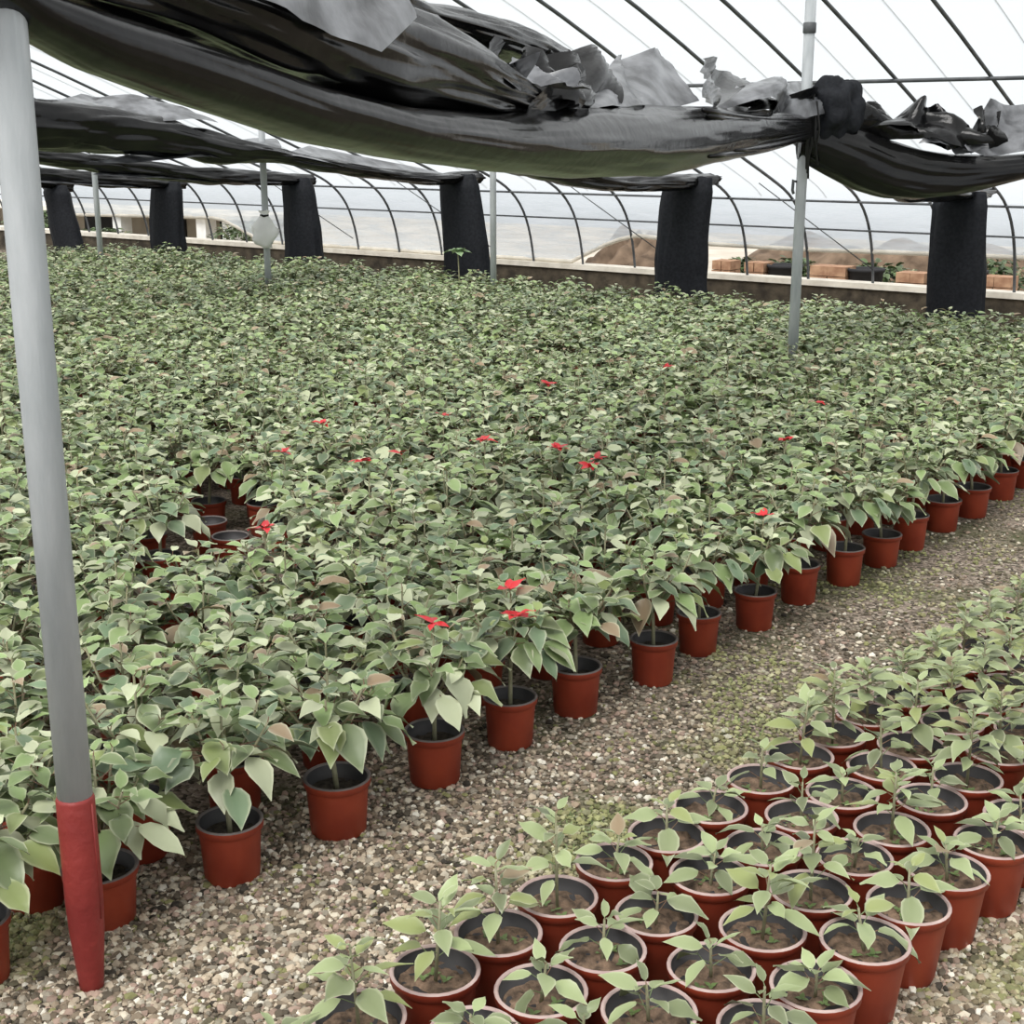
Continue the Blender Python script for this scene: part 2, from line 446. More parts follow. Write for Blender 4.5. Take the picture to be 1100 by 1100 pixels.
tag(b.build('pot_mass', M['terracotta']), 'red pots hidden beneath the far mass of poinsettia foliage', 'pots', kind='stuff')

# tall shoot standing above the far canopy in front of a black bundle
fo = Foliage(); sp = on_plane(492, 300, hs(0, 2.0, 0)[:2], N); random.seed(3)
topz = on_plane(490, 268, hs(0, 2.0, 0)[:2], N)[2]
t = thing('tall_shoot', 'pale green broad-leaved shoot rising above the canopy before a hanging black bundle', 'plant', (sp[0], sp[1], 0))
st = MB(); st.tube([(0, 0, 0), (.01, 0, .4), (0, .01, topz)], .006, 6); st.build('stem', M['stem'], t)
for k in range(7): fo.leaf((0, 0, topz - .015 * (k // 4)), k * 1.0, random.uniform(-.2, .35), 0, .13, .075, (.22, .34, .17), .2, .4, .3)
link('foliage', fo.mesh('foliage', M['leaf']), t)

# ------------------------------------------------------------------ seedling bed on the right
SPOT = pot_mesh('pot', .081, .155, .060, None, [M['terracotta'], M['potrim'], M['potline']], inner_z=.124)
SSOIL = [soil_mesh('soil', .0675, .126, M['soil_brown'], k, .006) for k in range(3)]
def seedling(seed, tall):
    random.seed(seed); fo = Foliage(); st = MB()
    h = random.uniform(.07, .11) if not tall else random.uniform(.15, .21)
    z0 = .122; lx, ly = random.uniform(-.015, .015), random.uniform(-.015, .015)
    st.tube([(0, 0, z0), (lx * .5, ly * .5, z0 + h * .5), (lx, ly, z0 + h)], [.0038, .0032, .0022], 6)
    n = random.choice([8, 9, 10]) if not tall else (random.choice([12, 13, 15]) if tall < 2 else random.choice([24, 26, 28])); az = random.uniform(0, 6)
    for k in range(n):
        f = k / (n - 1); zz = z0 + h * (1 - .72 * f); a = az + 2.4 * k + random.uniform(-.3, .3)
        base = np.array([lx * (zz - z0) / h, ly * (zz - z0) / h, zz])
        pl = .008 + .03 * f
        e = base + pl * np.array([math.cos(a) * .8, math.sin(a) * .8, .6])
        L = (.040 + .036 * min(1, 2 * f)) * random.uniform(.7, 1.25)
        c = np.array([.27, .325, .155]) * random.uniform(.4, 1.35)
        if random.random() < .18: c = np.array([.27, .31, .11])
        if random.random() < .03: c = np.array([.28, .20, .12])
        fo.stalk(base, e, .0013, (.26, .16, .1) if random.random() < .4 else (.2, .26, .12))
        fo.leaf(e, a, math.radians(35 - 50 * f + random.uniform(-15, 15)), random.uniform(-.4, .4), L, L * random.uniform(.42, .54), c, random.uniform(.1, .35), random.uniform(.15, .7), .5)
    for k in range(3):                                          # small weeds on the soil
        a = random.uniform(0, 6.28); r = random.uniform(.01, .045)
        for q in range(3):
            fo.leaf((r * math.cos(a), r * math.sin(a), .128), a + 2.1 * q, .4, 0, .016, .009, (.15, .22, .07), .1, .3, .1)
    return fo.mesh('foliage', M['leaf']), mesh('stem', st.v, st.f, M['stem'], midx=st.m)
SV = [seedling(300 + k, False) for k in range(7)]; TV = [seedling(400 + k, True) for k in range(5)]
LV = [seedling(500 + k, 2) for k in range(4)]
random.seed(21)
rimsL = [(386, 1092), (460, 1048), (534, 1021), (582, 975), (651, 942), (708, 908), (760, 882), (808, 850), (858, 820), (905, 795), (945, 768)]
rimsR = [(850, 1085), (897, 1025), (947, 985), (985, 955), (1028, 920), (1062, 890)]
rimsM = [(618, 1020), (676, 1000), (725, 973), (783, 938), (822, 903), (874, 873), (915, 842)]
rims2 = [(600, 1062), (668, 1062), (740, 1040), (806, 1003), (862, 968), (905, 933), (953, 900), (995, 868)]
E1s = np.array([.68, .733]); E2s = np.array([-.733, .68])
L0 = at_z(386, 1092, .15)[:2]
seeds = []
for r in range(4):
    for k in range(-2, 17):
        p = L0 + E1s * (.1745 * (k + .5 * (r % 2)) + random.uniform(-.008, .008)) - E2s * (.1735 * r - .0 * k + random.uniform(-.008, .008))
        seeds.append((r, k, p))
vs_ = []
for (r, k, p) in seeds:
    px, py, dep = proj((p[0], p[1], .15))
    if px > 1150 or py > 1180 or dep < 1: continue
    vs_.append((r, k, p))
cnt = {}
rname = ['row nearest the poinsettia path', 'second row from the poinsettia path', 'third row from the poinsettia path', 'outermost row by the right gravel']
for (r, k, p) in vs_:
    cnt[r] = cnt.get(r, 0) + 1
    far_ = k >= 9
    tall = far_ or (r == 0 and k in (0, 1, 2, 3)) or random.random() < .12
    lab = '%s seedling in red pot, %s, %s from the near end' % ('taller' if tall else 'small', rname[r], ordinal(cnt[r]))
    t = thing('potted_seedling', lab, 'plant', (p[0], p[1], 0), random.uniform(0, 6.28), 'potted seedlings in the right bed')
    sc_ = random.uniform(.97, 1.03); t.scale = (sc_, sc_, random.uniform(.97, 1.03))
    link('rim', SPOT[1], link('pot', SPOT[0], t)); link('soil', random.choice(SSOIL), t)
    f_, s_ = random.choice(LV if far_ else TV if tall else SV)
    link('stem', s_, t); link('foliage', f_, t)

# ------------------------------------------------------------------ floor and loose gravel
def quad(name, pts, m, kind='structure'):
    o = link(name, mesh(name, pts, [tuple(range(len(pts)))], m, smooth=False)); o['kind'] = kind; return o
quad('floor', [hs(-9, -.28, 0), hs(16, -.28, 0), hs(16, 16.6, 0), hs(-9, 16.6, 0)][::-1], M['gravel'])

ico_v = []; g = (1 + 5 ** .5) / 2
for a, b_ in ((-1, g), (1, g), (-1, -g), (1, -g)): ico_v.append((a, b_, 0))
for a, b_ in ((-1, g), (1, g), (-1, -g), (1, -g)): ico_v.append((0, a, b_))
for a, b_ in ((-1, g), (1, g), (-1, -g), (1, -g)): ico_v.append((b_, 0, a))
ico_v = np.array(ico_v, float); ico_v /= np.linalg.norm(ico_v[0])
ico_f = []
ed = np.min([np.linalg.norm(ico_v[0] - ico_v[k]) for k in range(1, 12)]) * 1.1
for a in range(12):
    for b_ in range(a + 1, 12):
        for c in range(b_ + 1, 12):
            if max(np.linalg.norm(ico_v[a] - ico_v[b_]), np.linalg.norm(ico_v[a] - ico_v[c]), np.linalg.norm(ico_v[c] - ico_v[b_])) < ed:
                nrm = np.cross(ico_v[b_] - ico_v[a], ico_v[c] - ico_v[a])
                ico_f.append((a, b_, c) if nrm @ ico_v[a] > 0 else (a, c, b_))
pal = np.array([[.47, .39, .29], [.58, .52, .41], [.24, .19, .135], [.11, .09, .065], [.36, .26, .205], [.29, .255, .20], [.72, .68, .58], [.23, .225, .10], [.17, .13, .09], [.05, .042, .032]])
wt = np.array([.15, .11, .16, .13, .12, .12, .045, .045, .09, .03]); wt /= wt.sum()
pts = []
tries = 0
while len(pts) < 43000 and tries < 600000:
    tries += 1
    px = rng.uniform(-60, 1330); py = rng.uniform(480, 1115)
    p = at_z(px, py, 0)
    if rng.random() > min(1, (2.6 / p[1]) ** 1.2): continue
    q = p[:2] - A0
    a = q @ E2
    if a > .22: continue                                         # under the poinsettias
    qs = p[:2] - L0; k_ = -(qs @ E2s)
    if .08 < k_ < .44: continue                                  # under the seedlings
    pts.append(p[:2])
pts = np.array(pts); n = len(pts)
rad = rng.uniform(.0038, .0092, n) * rng.choice([1, 1, 1, 1.5], n)
vv = ico_v[None] * rng.uniform(.75, 1.25, (n, 12, 1)) * rad[:, None, None] * np.stack([np.ones(n), rng.uniform(.6, .9, n), rng.uniform(.45, .75, n)], 1)[:, None, :]
an = rng.uniform(0, 2 * PI, n); ca, sa = np.cos(an)[:, None], np.sin(an)[:, None]
xx = vv[:, :, 0] * ca - vv[:, :, 1] * sa; yy = vv[:, :, 0] * sa + vv[:, :, 1] * ca
vv[:, :, 0] = xx + pts[:, 0:1]; vv[:, :, 1] = yy + pts[:, 1:2]; vv[:, :, 2] += (rad * .35)[:, None]
col = pal[rng.choice(len(pal), n, p=wt)] * rng.uniform(.75, 1.2, (n, 1))
moss = np.array([noise.noise(Vector((p[0] * 1.7, p[1] * 1.7, 4.2))) + .35 * noise.noise(Vector((p[0] * 7, p[1] * 7, 1.2))) for p in pts])
gm = np.clip((moss - .02) * 2.2 + np.clip((pts[:, 1] - 3.0) * .18, 0, .4), 0, .75)[:, None]
col = col * (1 - gm) + gm * np.array([.23, .245, .10]) * rng.uniform(.4, 1.7, (n, 1))
ff = (np.array(ico_f)[None] + 12 * np.arange(n)[:, None, None]).reshape(-1, 3)
gr = link('gravel', mesh('gravel', vv.reshape(-1, 3), ff.tolist(), M['pebble'], tint=np.repeat(col, 12, 0), smooth=False))
tag(gr, 'loose mixed beige and brown gravel covering the path between the beds', 'gravel', kind='stuff')
# small moss blades among the stones
fo = Foliage(); random.seed(9); k = 0
for i in np.argsort(-moss)[:5200]:
    if rng.random() < .55: continue
    p = pts[i]
    for q in range(2):
        fo.leaf((p[0] + random.uniform(-.008, .008), p[1] + random.uniform(-.008, .008), .001), random.uniform(0, 6.28), random.uniform(.3, 1.1), 0, random.uniform(.008, .018), .004,
                np.array([.15, .20, .065]) * random.uniform(.6, 1.4), .1, .3, .1)
tag(link('moss', fo.mesh('moss', M['leaf'])), 'low green moss and weeds sprouting between the path stones', 'moss', kind='stuff')

# ------------------------------------------------------------------ greenhouse frame
PROFILE = [(-.38, 0.0), (-.36, .35), (-.27, .68), (-.12, .92), (.12, 1.10), (.5, 1.25), (1.2, 1.49), (2.1, 1.82), (3.6, 2.36), (5.0, 2.78), (6.5, 3.08), (8.1, 3.2)]
PROFILE = PROFILE + [(16.2 - s, z) for s, z in PROFILE[-2::-1]]
def catmull(P, n):
    P = [np.asarray(p, float) for p in P]; out = []
    for i in range(len(P) - 1):
        a, b_, c, d = P[max(i - 1, 0)], P[i], P[i + 1], P[min(i + 2, len(P) - 1)]
        for k in range(n):
            t = k / n
            out.append(.5 * ((2 * b_) + (c - a) * t + (2 * a - 5 * b_ + 4 * c - d) * t * t + (3 * b_ - a - 3 * c + d) * t ** 3))
    out.append(P[-1]); return out
prof = catmull(PROFILE, 3)
trim = 0
i0s = next(i for i, p in enumerate(prof) if p[1] > 1.04)
for k in range(-5, 25):
    trim += 1
    off = .05 + .625 * k
    mb = MB(); mb.tube([hs(off, s, z) for s, z in prof], .013, 6)
    o = mb.build('trim_%d' % trim, M['hoop']); o['kind'] = 'structure'
for k in range(-5, 24):                                         # thin straps over the film between the hoops
    trim += 1
    mb = MB(); mb.tube([hs(.05 + .625 * (k + .5), s, z + .03) for s, z in prof[i0s:]], .0035, 4)
    o = mb.build('trim_%d' % trim, M['galv']); o['kind'] = 'structure'
def purlin(s, z, r=.011):
    global trim; trim += 1
    mb = MB(); mb.tube([hs(-7, s, z), hs(16, s, z)], r, 6); o = mb.build('trim_%d' % trim, M['hoop']); o['kind'] = 'structure'
purlin(.06, 1.045); purlin(-.19, .79, .009); purlin(2.5, 1.94, .014); purlin(8.1, 3.17, .014); purlin(5.0, 2.75)
# thin diagonal tie wires of the side frame
for off in (1.3, 3.4, 5.6, 7.6):
    trim += 1; mb = MB(); mb.tube([hs(off + .75, .45, 1.2), hs(off, -.33, .45)], .005, 5); o = mb.build('trim_%d' % trim, M['hoop']); o['kind'] = 'structure'
# film over the hoops, from the upper side rail over the ridge to the other side
i0 = next(i for i, p in enumerate(prof) if p[1] > 1.04)
pf = prof[i0:len(prof)]
cols = 24
vs = []; fs = []
for s, z in pf:
    for k in range(cols): vs.append(hs(-8 + 24.5 * k / (cols - 1), s, z + .022))
for a in range(len(pf) - 1):
    for k in range(cols - 1):
        q = a * cols + k; fs.append((q, q + 1, q + cols + 1, q + cols))
o = link('ceiling', mesh('ceiling', vs, fs, M['film'])); o['kind'] = 'structure'

# kerb and earth ledge along the back wall
ang_w = math.atan2(W[1], W[0])
mb = MB(); c = hs(4, -.40, .25); mb.box((c[0], c[1], .0), (24, .16, .55), ang_w); o = mb.build('wall_back', M['earth'], smooth=False); o['kind'] = 'structure'
mb = MB(); mb.box((c[0], c[1], .30), (24, .2, .05), ang_w); o = mb.build('baseboard_back', M['kerb'], smooth=False); o['kind'] = 'structure'

# roll-up side curtain below the rail
bx = [-200, 30, 60, 150, 235, 262, 290, 330, 560, 612, 632, 655, 682, 760, 860, 980, 1100, 1300]
by = [228, 229, 230, 232, 234, 249, 266, 276, 282, 283, 271, 260, 253, 262, 268, 272, 277, 286]
side = [p for p in prof if p[1] <= 1.06 and p[0] < 1][::-1]
sd = np.array(side)
vs, fs, roll = [], [], []
NC, NR = 150, 9
for k in range(NC):
    off = -2.5 + 15.5 * k / (NC - 1)
    zb = .6
    for _ in range(6):
        s_here = np.interp(zb, sd[::-1, 1], sd[::-1, 0]); pb = hs(off, s_here, zb); px, py, dep = proj(pb)
        want = np.interp(px, bx, by); zb = max(.345, min(.95, zb + (py - want) * dep / F))
    for r in range(NR):
        z = 1.055 + (zb - 1.055) * r / (NR - 1)
        s = np.interp(z, sd[::-1, 1], sd[::-1, 0]) - .02 + .010 * math.sin(off * 23 + r * .5) * (.2 + r / NR)
        vs.append(hs(off, s, z))
    roll.append(vs[-1])
for k in range(NC - 1):
    for r in range(NR - 1):
        q = k * NR + r; fs.append((q, q + 1, q + NR + 1, q + NR))
t = thing('side_curtain', 'grey translucent plastic side curtain below the back rail, partly rolled up', 'curtain', hs(4, -.4, 0))
ox = np.array(t.location)
link('plastic_sheet', mesh('plastic_sheet', np.array(vs) - ox, fs, M['curtain']), t)
mb = MB(); mb.tube([np.array(p) - ox for p in roll[::2]], .022, 7); mb.build('rolled_hem', M['kerb'], t)

# ------------------------------------------------------------------ poles
def roof_z(p):
    s = sof(p); P = np.array(prof); return float(np.interp(s, P[:, 0], P[:, 1])) - .02
labels = ['grey steel pole with red painted foot standing at the near left on gravel', 'grey steel pole rising from the bed through the knotted black sheet',
          'thin grey pole at the back of the bed left of the wide hanging bundle pair', 'grey pole at the back with a white bag tied to it', 'leftmost thin grey pole at the far back of the bed']
labels[2] = 'thin grey pole at the bed back, just right of the fourth hanging bundle from left'
p = pole_xy[0]
t = thing('support_pole', labels[0], 'pole', (p[0], p[1], 0))
mb = MB(); mb.tube([(0, 0, .40), (0, 0, 1.2), (.004, 0, roof_z(p))], .0325, 18); mb.build('post', M['galv'], t)
mb = MB(); mb.lathe([(.001, -.02), (.021, -.02), (.0245, .03), (.033, .13), (.0355, .2), (.0355, .405), (.033, .412), (.031, .412)], 20)
mb.tube([(.0325, -.01, .16), (.034, -.012, .40)], .0022, 5)
mb.build('red_sleeve', M['redpaint'], t)
for i in range(1, 5):
    p = pole_xy[i]
    r = .031 if i == 1 else .028
    t = thing('support_pole', labels[i], 'pole', (p[0], p[1], 0))
    mb = MB(); mb.tube([(0, 0, 0), (0, 0, 1.2), (0, 0, roof_z(p))], r, 14); mb.build('post', M['galv'], t)
    if i == 1:
        z = on_plane(872, 30, p, np.array([0, 1.]))[2]
        mb = MB(); mb.lathe([(r + .001, z - .03), (r + .007, z - .026), (r + .007, z + .026), (r + .001, z + .03)], 14); mb.build('clamp', M['hoop'], t)
        mb = MB(); z = on_plane(853, 195, p, np.array([0, 1.]))[2]; mb.tube([(-r, -.005, z), (-.05, -.01, z + .01), (-.052, -.01, z - .05), (-.045, -.01, z - .07)], .009, 6); mb.build('hook', M['hoop'], t)
# white bag tied on the fourth pole
p = pole_xy[3]; z1 = on_plane(288, 226, p, np.array([0, 1.]))[2]; z0 = on_plane(288, 266, p, np.array([0, 1.]))[2]
t = thing('plastic_bag', 'small white bag tied to the grey pole at the far back', 'bag', (p[0], p[1] - .05, z0))
mb = MB(); hh = z1 - z0
mb.lathe([(.001, 0), (.05, .01), (.075, hh * .12), (.10, hh * .25), (.11, hh * .38), (.10, hh * .5), (.085, hh * .62), (.06, hh * .75), (.028, hh * .86), (.055, hh)], 14)
mb.v = [(x * (1 + .7 * noise.noise(Vector((x * 14, y * 14, z * 13)))), y * .5, z + .02 * noise.noise(Vector((x * 30, y * 9, z * 9)))) for x, y, z in mb.v]; mb.build('bag_body', M['white'], t)
mb = MB(); mb.tube([(.0, .02, hh * .84), (.03, 0, hh * .88), (0, -.03, hh * .86), (-.03, 0, hh * .88), (0, .02, hh * .9)], .010, 6); mb.build('tie', M['rope'], t)

# ------------------------------------------------------------------ black shade sheets
def smooth1(st, n):
    st = np.array(st, float); out = []
    for i in range(n):
        x = st[0, 0] + (st[-1, 0] - st[0, 0]) * i / (n - 1); out.append([x] + [np.interp(x, st[:, 0], st[:, k]) for k in range(1, st.shape[1])])
    out = np.array(out); ker = np.array([1, 2, 3, 2, 1.]) / 9
    for k in range(1, out.shape[1]):
        e = np.pad(out[:, k], 2, mode='edge'); out[:, k] = np.convolve(e, ker, 'valid')
    return out

def roll_cloth(stations, A, B, n=150, seg=72, seed=0, wr=.10, fr=1.0, ridge=.5, push=0.0, twist=1.0, cone=0.0):
    """gathered sheet hung along the vertical plane A-B; stations: x px, top y px, bottom y px, half thickness m"""
    A = np.asarray(A, float); B = np.asarray(B, float); d = (B - A) / np.linalg.norm(B - A); q = np.array([d[1], -d[0]])
    if q @ (-A) < 0: q = -q                                      # q points to the viewer's side
    nrm = q; S = smooth1(stations, n); vs = []
    for i, (x, yt, yb, th) in enumerate(S):
        P0 = A + q * push
        top = on_plane(x, yt, P0, nrm); bot = on_plane(x, yb, P0, nrm)
        mid = (top + bot) / 2; hh = (top[2] - bot[2]) / 2
        u = (mid[:2] - A) @ d
        for k in range(seg):
            t = 2 * PI * k / seg; cx, sz = math.cos(t), math.sin(t)
            e1 = noise.noise(Vector((u * .9 * fr + seed, cx * 1.3 + twist * u * .5, sz * 1.3)))
            e2 = noise.noise(Vector((u * 1.4 * fr + seed * 3, t_fold(t, 3.0) + twist * u, 7.1)))
            e3 = noise.noise(Vector((u * 2.5 * fr - seed, cx * 5.5, sz * 5.5 + twist * u)))
            rr = 1 + wr * (1.2 * e1 + ridge * 2.2 * (abs(e2) - .25) + .55 * e3)
            vs.append((mid[0] + q[0] * cx * th * rr, mid[1] + q[1] * cx * th * rr, mid[2] + sz * hh * min(rr, 1.12)))
    fs = [(i * seg + k, i * seg + (k + 1) % seg, (i + 1) * seg + (k + 1) % seg, (i + 1) * seg + k) for i in range(n - 1) for k in range(seg)]
    fs += [tuple(range(seg)), tuple(range((n - 1) * seg, n * seg))[::-1]]
    return vs, fs
def t_fold(t, k): return k * math.sin(t) * 1.2

def sheet_part(name, parent, vs, fs, m, smooth=True):
    loc = np.array(parent.location); return link(name, mesh(name, np.array(vs) - loc, fs, m, smooth=smooth), parent)

P2 = pole_xy[1]; PN = pole_xy[0]
t = thing('shade_sheet', 'large gathered black plastic sheet slung overhead from near pole to bed pole', 'shade sheet', (*((P2 + PN) / 2), 1.5))
low = [(-70, -75, -20, .05), (0, -25, 16, .06), (20, -15, 36, .065), (90, 8, 76, .075), (160, 28, 101, .08), (240, 57, 126, .09), (320, 86, 151, .10), (420, 112, 170, .115), (520, 122, 184, .13), (610, 117, 191, .145), (700, 112, 188, .15), (780, 113, 172, .14), (830, 119, 157, .11), (868, 126, 152, .07), (885, 128, 150, .05)]
sheet_part('lower_roll', t, *roll_cloth(low, PN, P2, n=190, seed=1.3, wr=.07, ridge=.35), M['shade'])
upb = [(-70, -190, -60, .06), (0, -150, -10, .08), (60, -125, 8, .09), (130, -100, 30, .10), (220, -75, 62, .12), (300, -45, 90, .13), (380, -12, 112, .14), (440, 14, 122, .13), (500, 50, 128, .12), (545, 82, 126, .10), (580, 102, 124, .06)]
sheet_part('upper_bulge', t, *roll_cloth(upb, PN, P2, n=150, seed=5.1, wr=.20, ridge=.8, fr=1.3, push=-.05), M['shade'])
bk = [(250, -95, -20, .05), (385, -22, 12, .06), (450, 2, 36, .07), (520, 16, 60, .08), (570, 34, 74, .07), (606, 54, 84, .04)]
sheet_part('back_fold', t, *roll_cloth(bk, PN, P2, n=90, seed=9.2, wr=.16, ridge=.7, fr=1.6, push=-.22), M['shade'])
# crumpled flaps standing on top of the roll
def flap(parent, pts2, push, seed, amp=.05, sub=14, thick=.004, name='flap', m='shade'):
    """a crumpled quadrilateral piece of the sheet: corners given as px, with a set-back each"""
    dd = (P2 - PN) / np.linalg.norm(P2 - PN); q = np.array([dd[1], -dd[0]]); q = q if q @ (-PN) > 0 else -q
    cs = [on_plane(x, y, PN + q * pz, q) for (x, y, pz) in pts2]
    vs = []
    for a in range(sub + 1):
        for b_ in range(sub + 1):
            u, w_ = a / sub, b_ / sub
            p = (1 - u) * (1 - w_) * cs[0] + u * (1 - w_) * cs[1] + u * w_ * cs[2] + (1 - u) * w_ * cs[3]
            nz = 2.2 * noise.noise(Vector((u * 2.3 + seed + w_ * .8, w_ * 1.1, seed))) + .9 * abs(noise.noise(Vector((u * 4 + seed + w_ * 2, w_ * 1.4, 2 + seed)))) - .2
            vs.append(p + np.array([q[0] * nz * amp, q[1] * nz * amp, amp * .5 * nz]))
    fs = [(a * (sub + 1) + b_, (a + 1) * (sub + 1) + b_, (a + 1) * (sub + 1) + b_ + 1, a * (sub + 1) + b_ + 1) for a in range(sub) for b_ in range(sub)]
    return sheet_part(name, parent, vs, fs, M[m])
flap(t, [(500, 128, .02), (612, 126, .02), (604, 84, -.10), (525, 42, -.16)], 0, 1.0, .10)
flap(t, [(560, 124, .04), (664, 116, .02), (642, 62, -.22), (590, 52, -.12)], 0, 2.3, .07)
flap(t, [(545, 72, .0), (618, 120, .08), (607, 92, .02), (560, 52, -.1)], 0, 7.7, .05)
flap(t, [(628, 114, .05), (748, 110, .05), (718, 50, -.12), (652, 66, -.25)], 0, 3.6, .05, m='shade_highlight')
flap(t, [(735, 112, .02), (830, 116, .02), (800, 84, -.3), (738, 72, -.25)], 0, 4.4, .08)
flap(t, [(772, 116, .06), (874, 128, .06), (868, 88, -.12), (790, 92, -.10)], 0, 5.9, .10, m='shade_highlight')
flap(t, [(258, -12, .13), (408, 57, .16), (452, 16, .12), (398, -34, .05)], 0, 3.3, .010, m='shade_highlight')
flap(t, [(392, -4, -.02), (560, 98, .08), (556, 84, .0), (470, 16, -.1)], 0, 5.2, .012, m='shade_highlight')
flap(t, [(556, 70, .06), (616, 108, .12), (608, 84, .08), (562, 54, .0)], 0, 6.6, .05, m='shade_highlight')
flap(t, [(800, 120, .10), (876, 140, .08), (872, 104, .0), (815, 100, -.02)], 0, 8.9, .07)
# gathered creases running into the knot
mb = MB(); random.seed(31)
dd = (P2 - PN) / np.linalg.norm(P2 - PN); qv = np.array([dd[1], -dd[0]]); qv = qv if qv @ (-PN) > 0 else -qv
for k in range(9):
    y0 = 118 + k * 6.2; x0 = 775 + random.uniform(-20, 25)
    pts_ = []
    for f in np.linspace(0, 1, 8):
        x = x0 + (873 - x0) * f; y = y0 + (128 + k * 2.2 - y0) * f + 4 * math.sin(f * PI)
        pts_.append(on_plane(x, y, PN + qv * (.12 - .04 * f), qv) - np.array(t.location))
    mb.tube(pts_, [.006 + .014 * math.sin(PI * min(1, f * 1.1)) for f in np.linspace(0.08, .9, 8)], 8)
mb.build('gathered_creases', M['shade'], t)
# knot around the bed pole
kc = on_plane(897, 118, P2, np.array([0, 1.]))
vs, fs = [], []; nu, nv = 40, 48
for a in range(nu + 1):
    for b_ in range(nv):
        th_ = PI * a / nu; ph = 2 * PI * b_ / nv
        d = np.array([math.sin(th_) * math.cos(ph), math.sin(th_) * math.sin(ph), math.cos(th_)])
        r = 1 + .34 * noise.noise(Vector(d * 1.9 + np.array([3, 1, 2]))) + .22 * abs(noise.noise(Vector(np.array([math.cos(ph) * 2.8, math.sin(ph) * 2.8, th_ * .7])))) * math.sin(th_)
        vs.append(kc + d * r * np.array([.150, .12, .19]))
fs = [(a * nv + b_, a * nv + (b_ + 1) % nv, (a + 1) * nv + (b_ + 1) % nv, (a + 1) * nv + b_) for a in range(nu) for b_ in range(nv)]
sheet_part('knot', t, vs, fs, M['net'])
mb = MB(); random.seed(8)
for k in range(7):
    a = on_plane(876 + random.uniform(-6, 6), 112 + random.uniform(-14, 14), P2 + np.array([0, -.17]), np.array([0, 1.])); b_ = on_plane(872 + random.uniform(-8, 8), 170 + random.uniform(-14, 22), P2 + np.array([0, -.06]), np.array([0, 1.]))
    m_ = (a + b_) / 2 + np.array([random.uniform(-.03, .03), -.05, 0])
    mb.tube([np.array(x) - np.array(t.location) for x in (a, m_, b_)], .006, 5)
mb.build('rope', M['rope'], t)

# right hand sheet from the knot past the frame edge
PR = np.array([4.7, 8.75])
t2 = thing('shade_sheet', 'sagging black plastic sheet right of the knotted bed pole', 'shade sheet', (*((P2 + PR) / 2), 1.4))
rt = [(858, 128, 170, .05), (885, 128, 186, .10), (920, 138, 203, .15), (950, 150, 212, .17), (985, 160, 215, .17), (1020, 166, 211, .16), (1060, 168, 202, .15), (1110, 164, 190, .14), (1150, 158, 185, .12)]
sheet_part('lower_roll', t2, *roll_cloth(rt, P2, PR, n=110, seed=12.7, wr=.10, ridge=.6), M['shade'])
def flap2(pts2, seed, amp=.05, sub=14, m='shade'):
    global t2
    dR = (PR - P2) / np.linalg.norm(PR - P2); q = np.array([dR[1], -dR[0]]); q = q if q @ (-P2) > 0 else -q
    cs = [on_plane(x, y, P2 + q * pz, q) for (x, y, pz) in pts2]; vs = []
    for a in range(sub + 1):
        for b_ in range(sub + 1):
            u, w_ = a / sub, b_ / sub
            p = (1 - u) * (1 - w_) * cs[0] + u * (1 - w_) * cs[1] + u * w_ * cs[2] + (1 - u) * w_ * cs[3]
            nz = 2.2 * noise.noise(Vector((u * 2.3 + seed + w_ * .8, w_ * 1.1, seed))) + .9 * abs(noise.noise(Vector((u * 4 + seed + w_ * 2, w_ * 1.4, 2 + seed)))) - .2
            vs.append(p + np.array([q[0] * nz * amp, q[1] * nz * amp, amp * .5 * nz]))
    fs = [(a * (sub + 1) + b_, (a + 1) * (sub + 1) + b_, (a + 1) * (sub + 1) + b_ + 1, a * (sub + 1) + b_ + 1) for a in range(sub) for b_ in range(sub)]
    return sheet_part('flap', t2, vs, fs, M[m])
flap2([(905, 132, .05), (1045, 168, .08), (1030, 132, -.1), (930, 112, -.1)], 1.9, .08)
flap2([(935, 134, .1), (1062, 160, .1), (1010, 118, -.2), (975, 115, -.2)], 3.1, .10)
flap2([(1030, 165, .08), (1150, 160, .08), (1155, 112, -.3), (1056, 114, -.25)], 4.7, .05, m='shade_highlight')
flap2([(985, 156, .1), (1058, 162, .12), (1050, 146, -.05), (1000, 138, -.1)], 2.6, .05, m='shade_highlight')
flap2([(1042, 150, .0), (1075, 160, .05), (1076, 118, -.1), (1050, 112, -.1)], 6.2, .07)

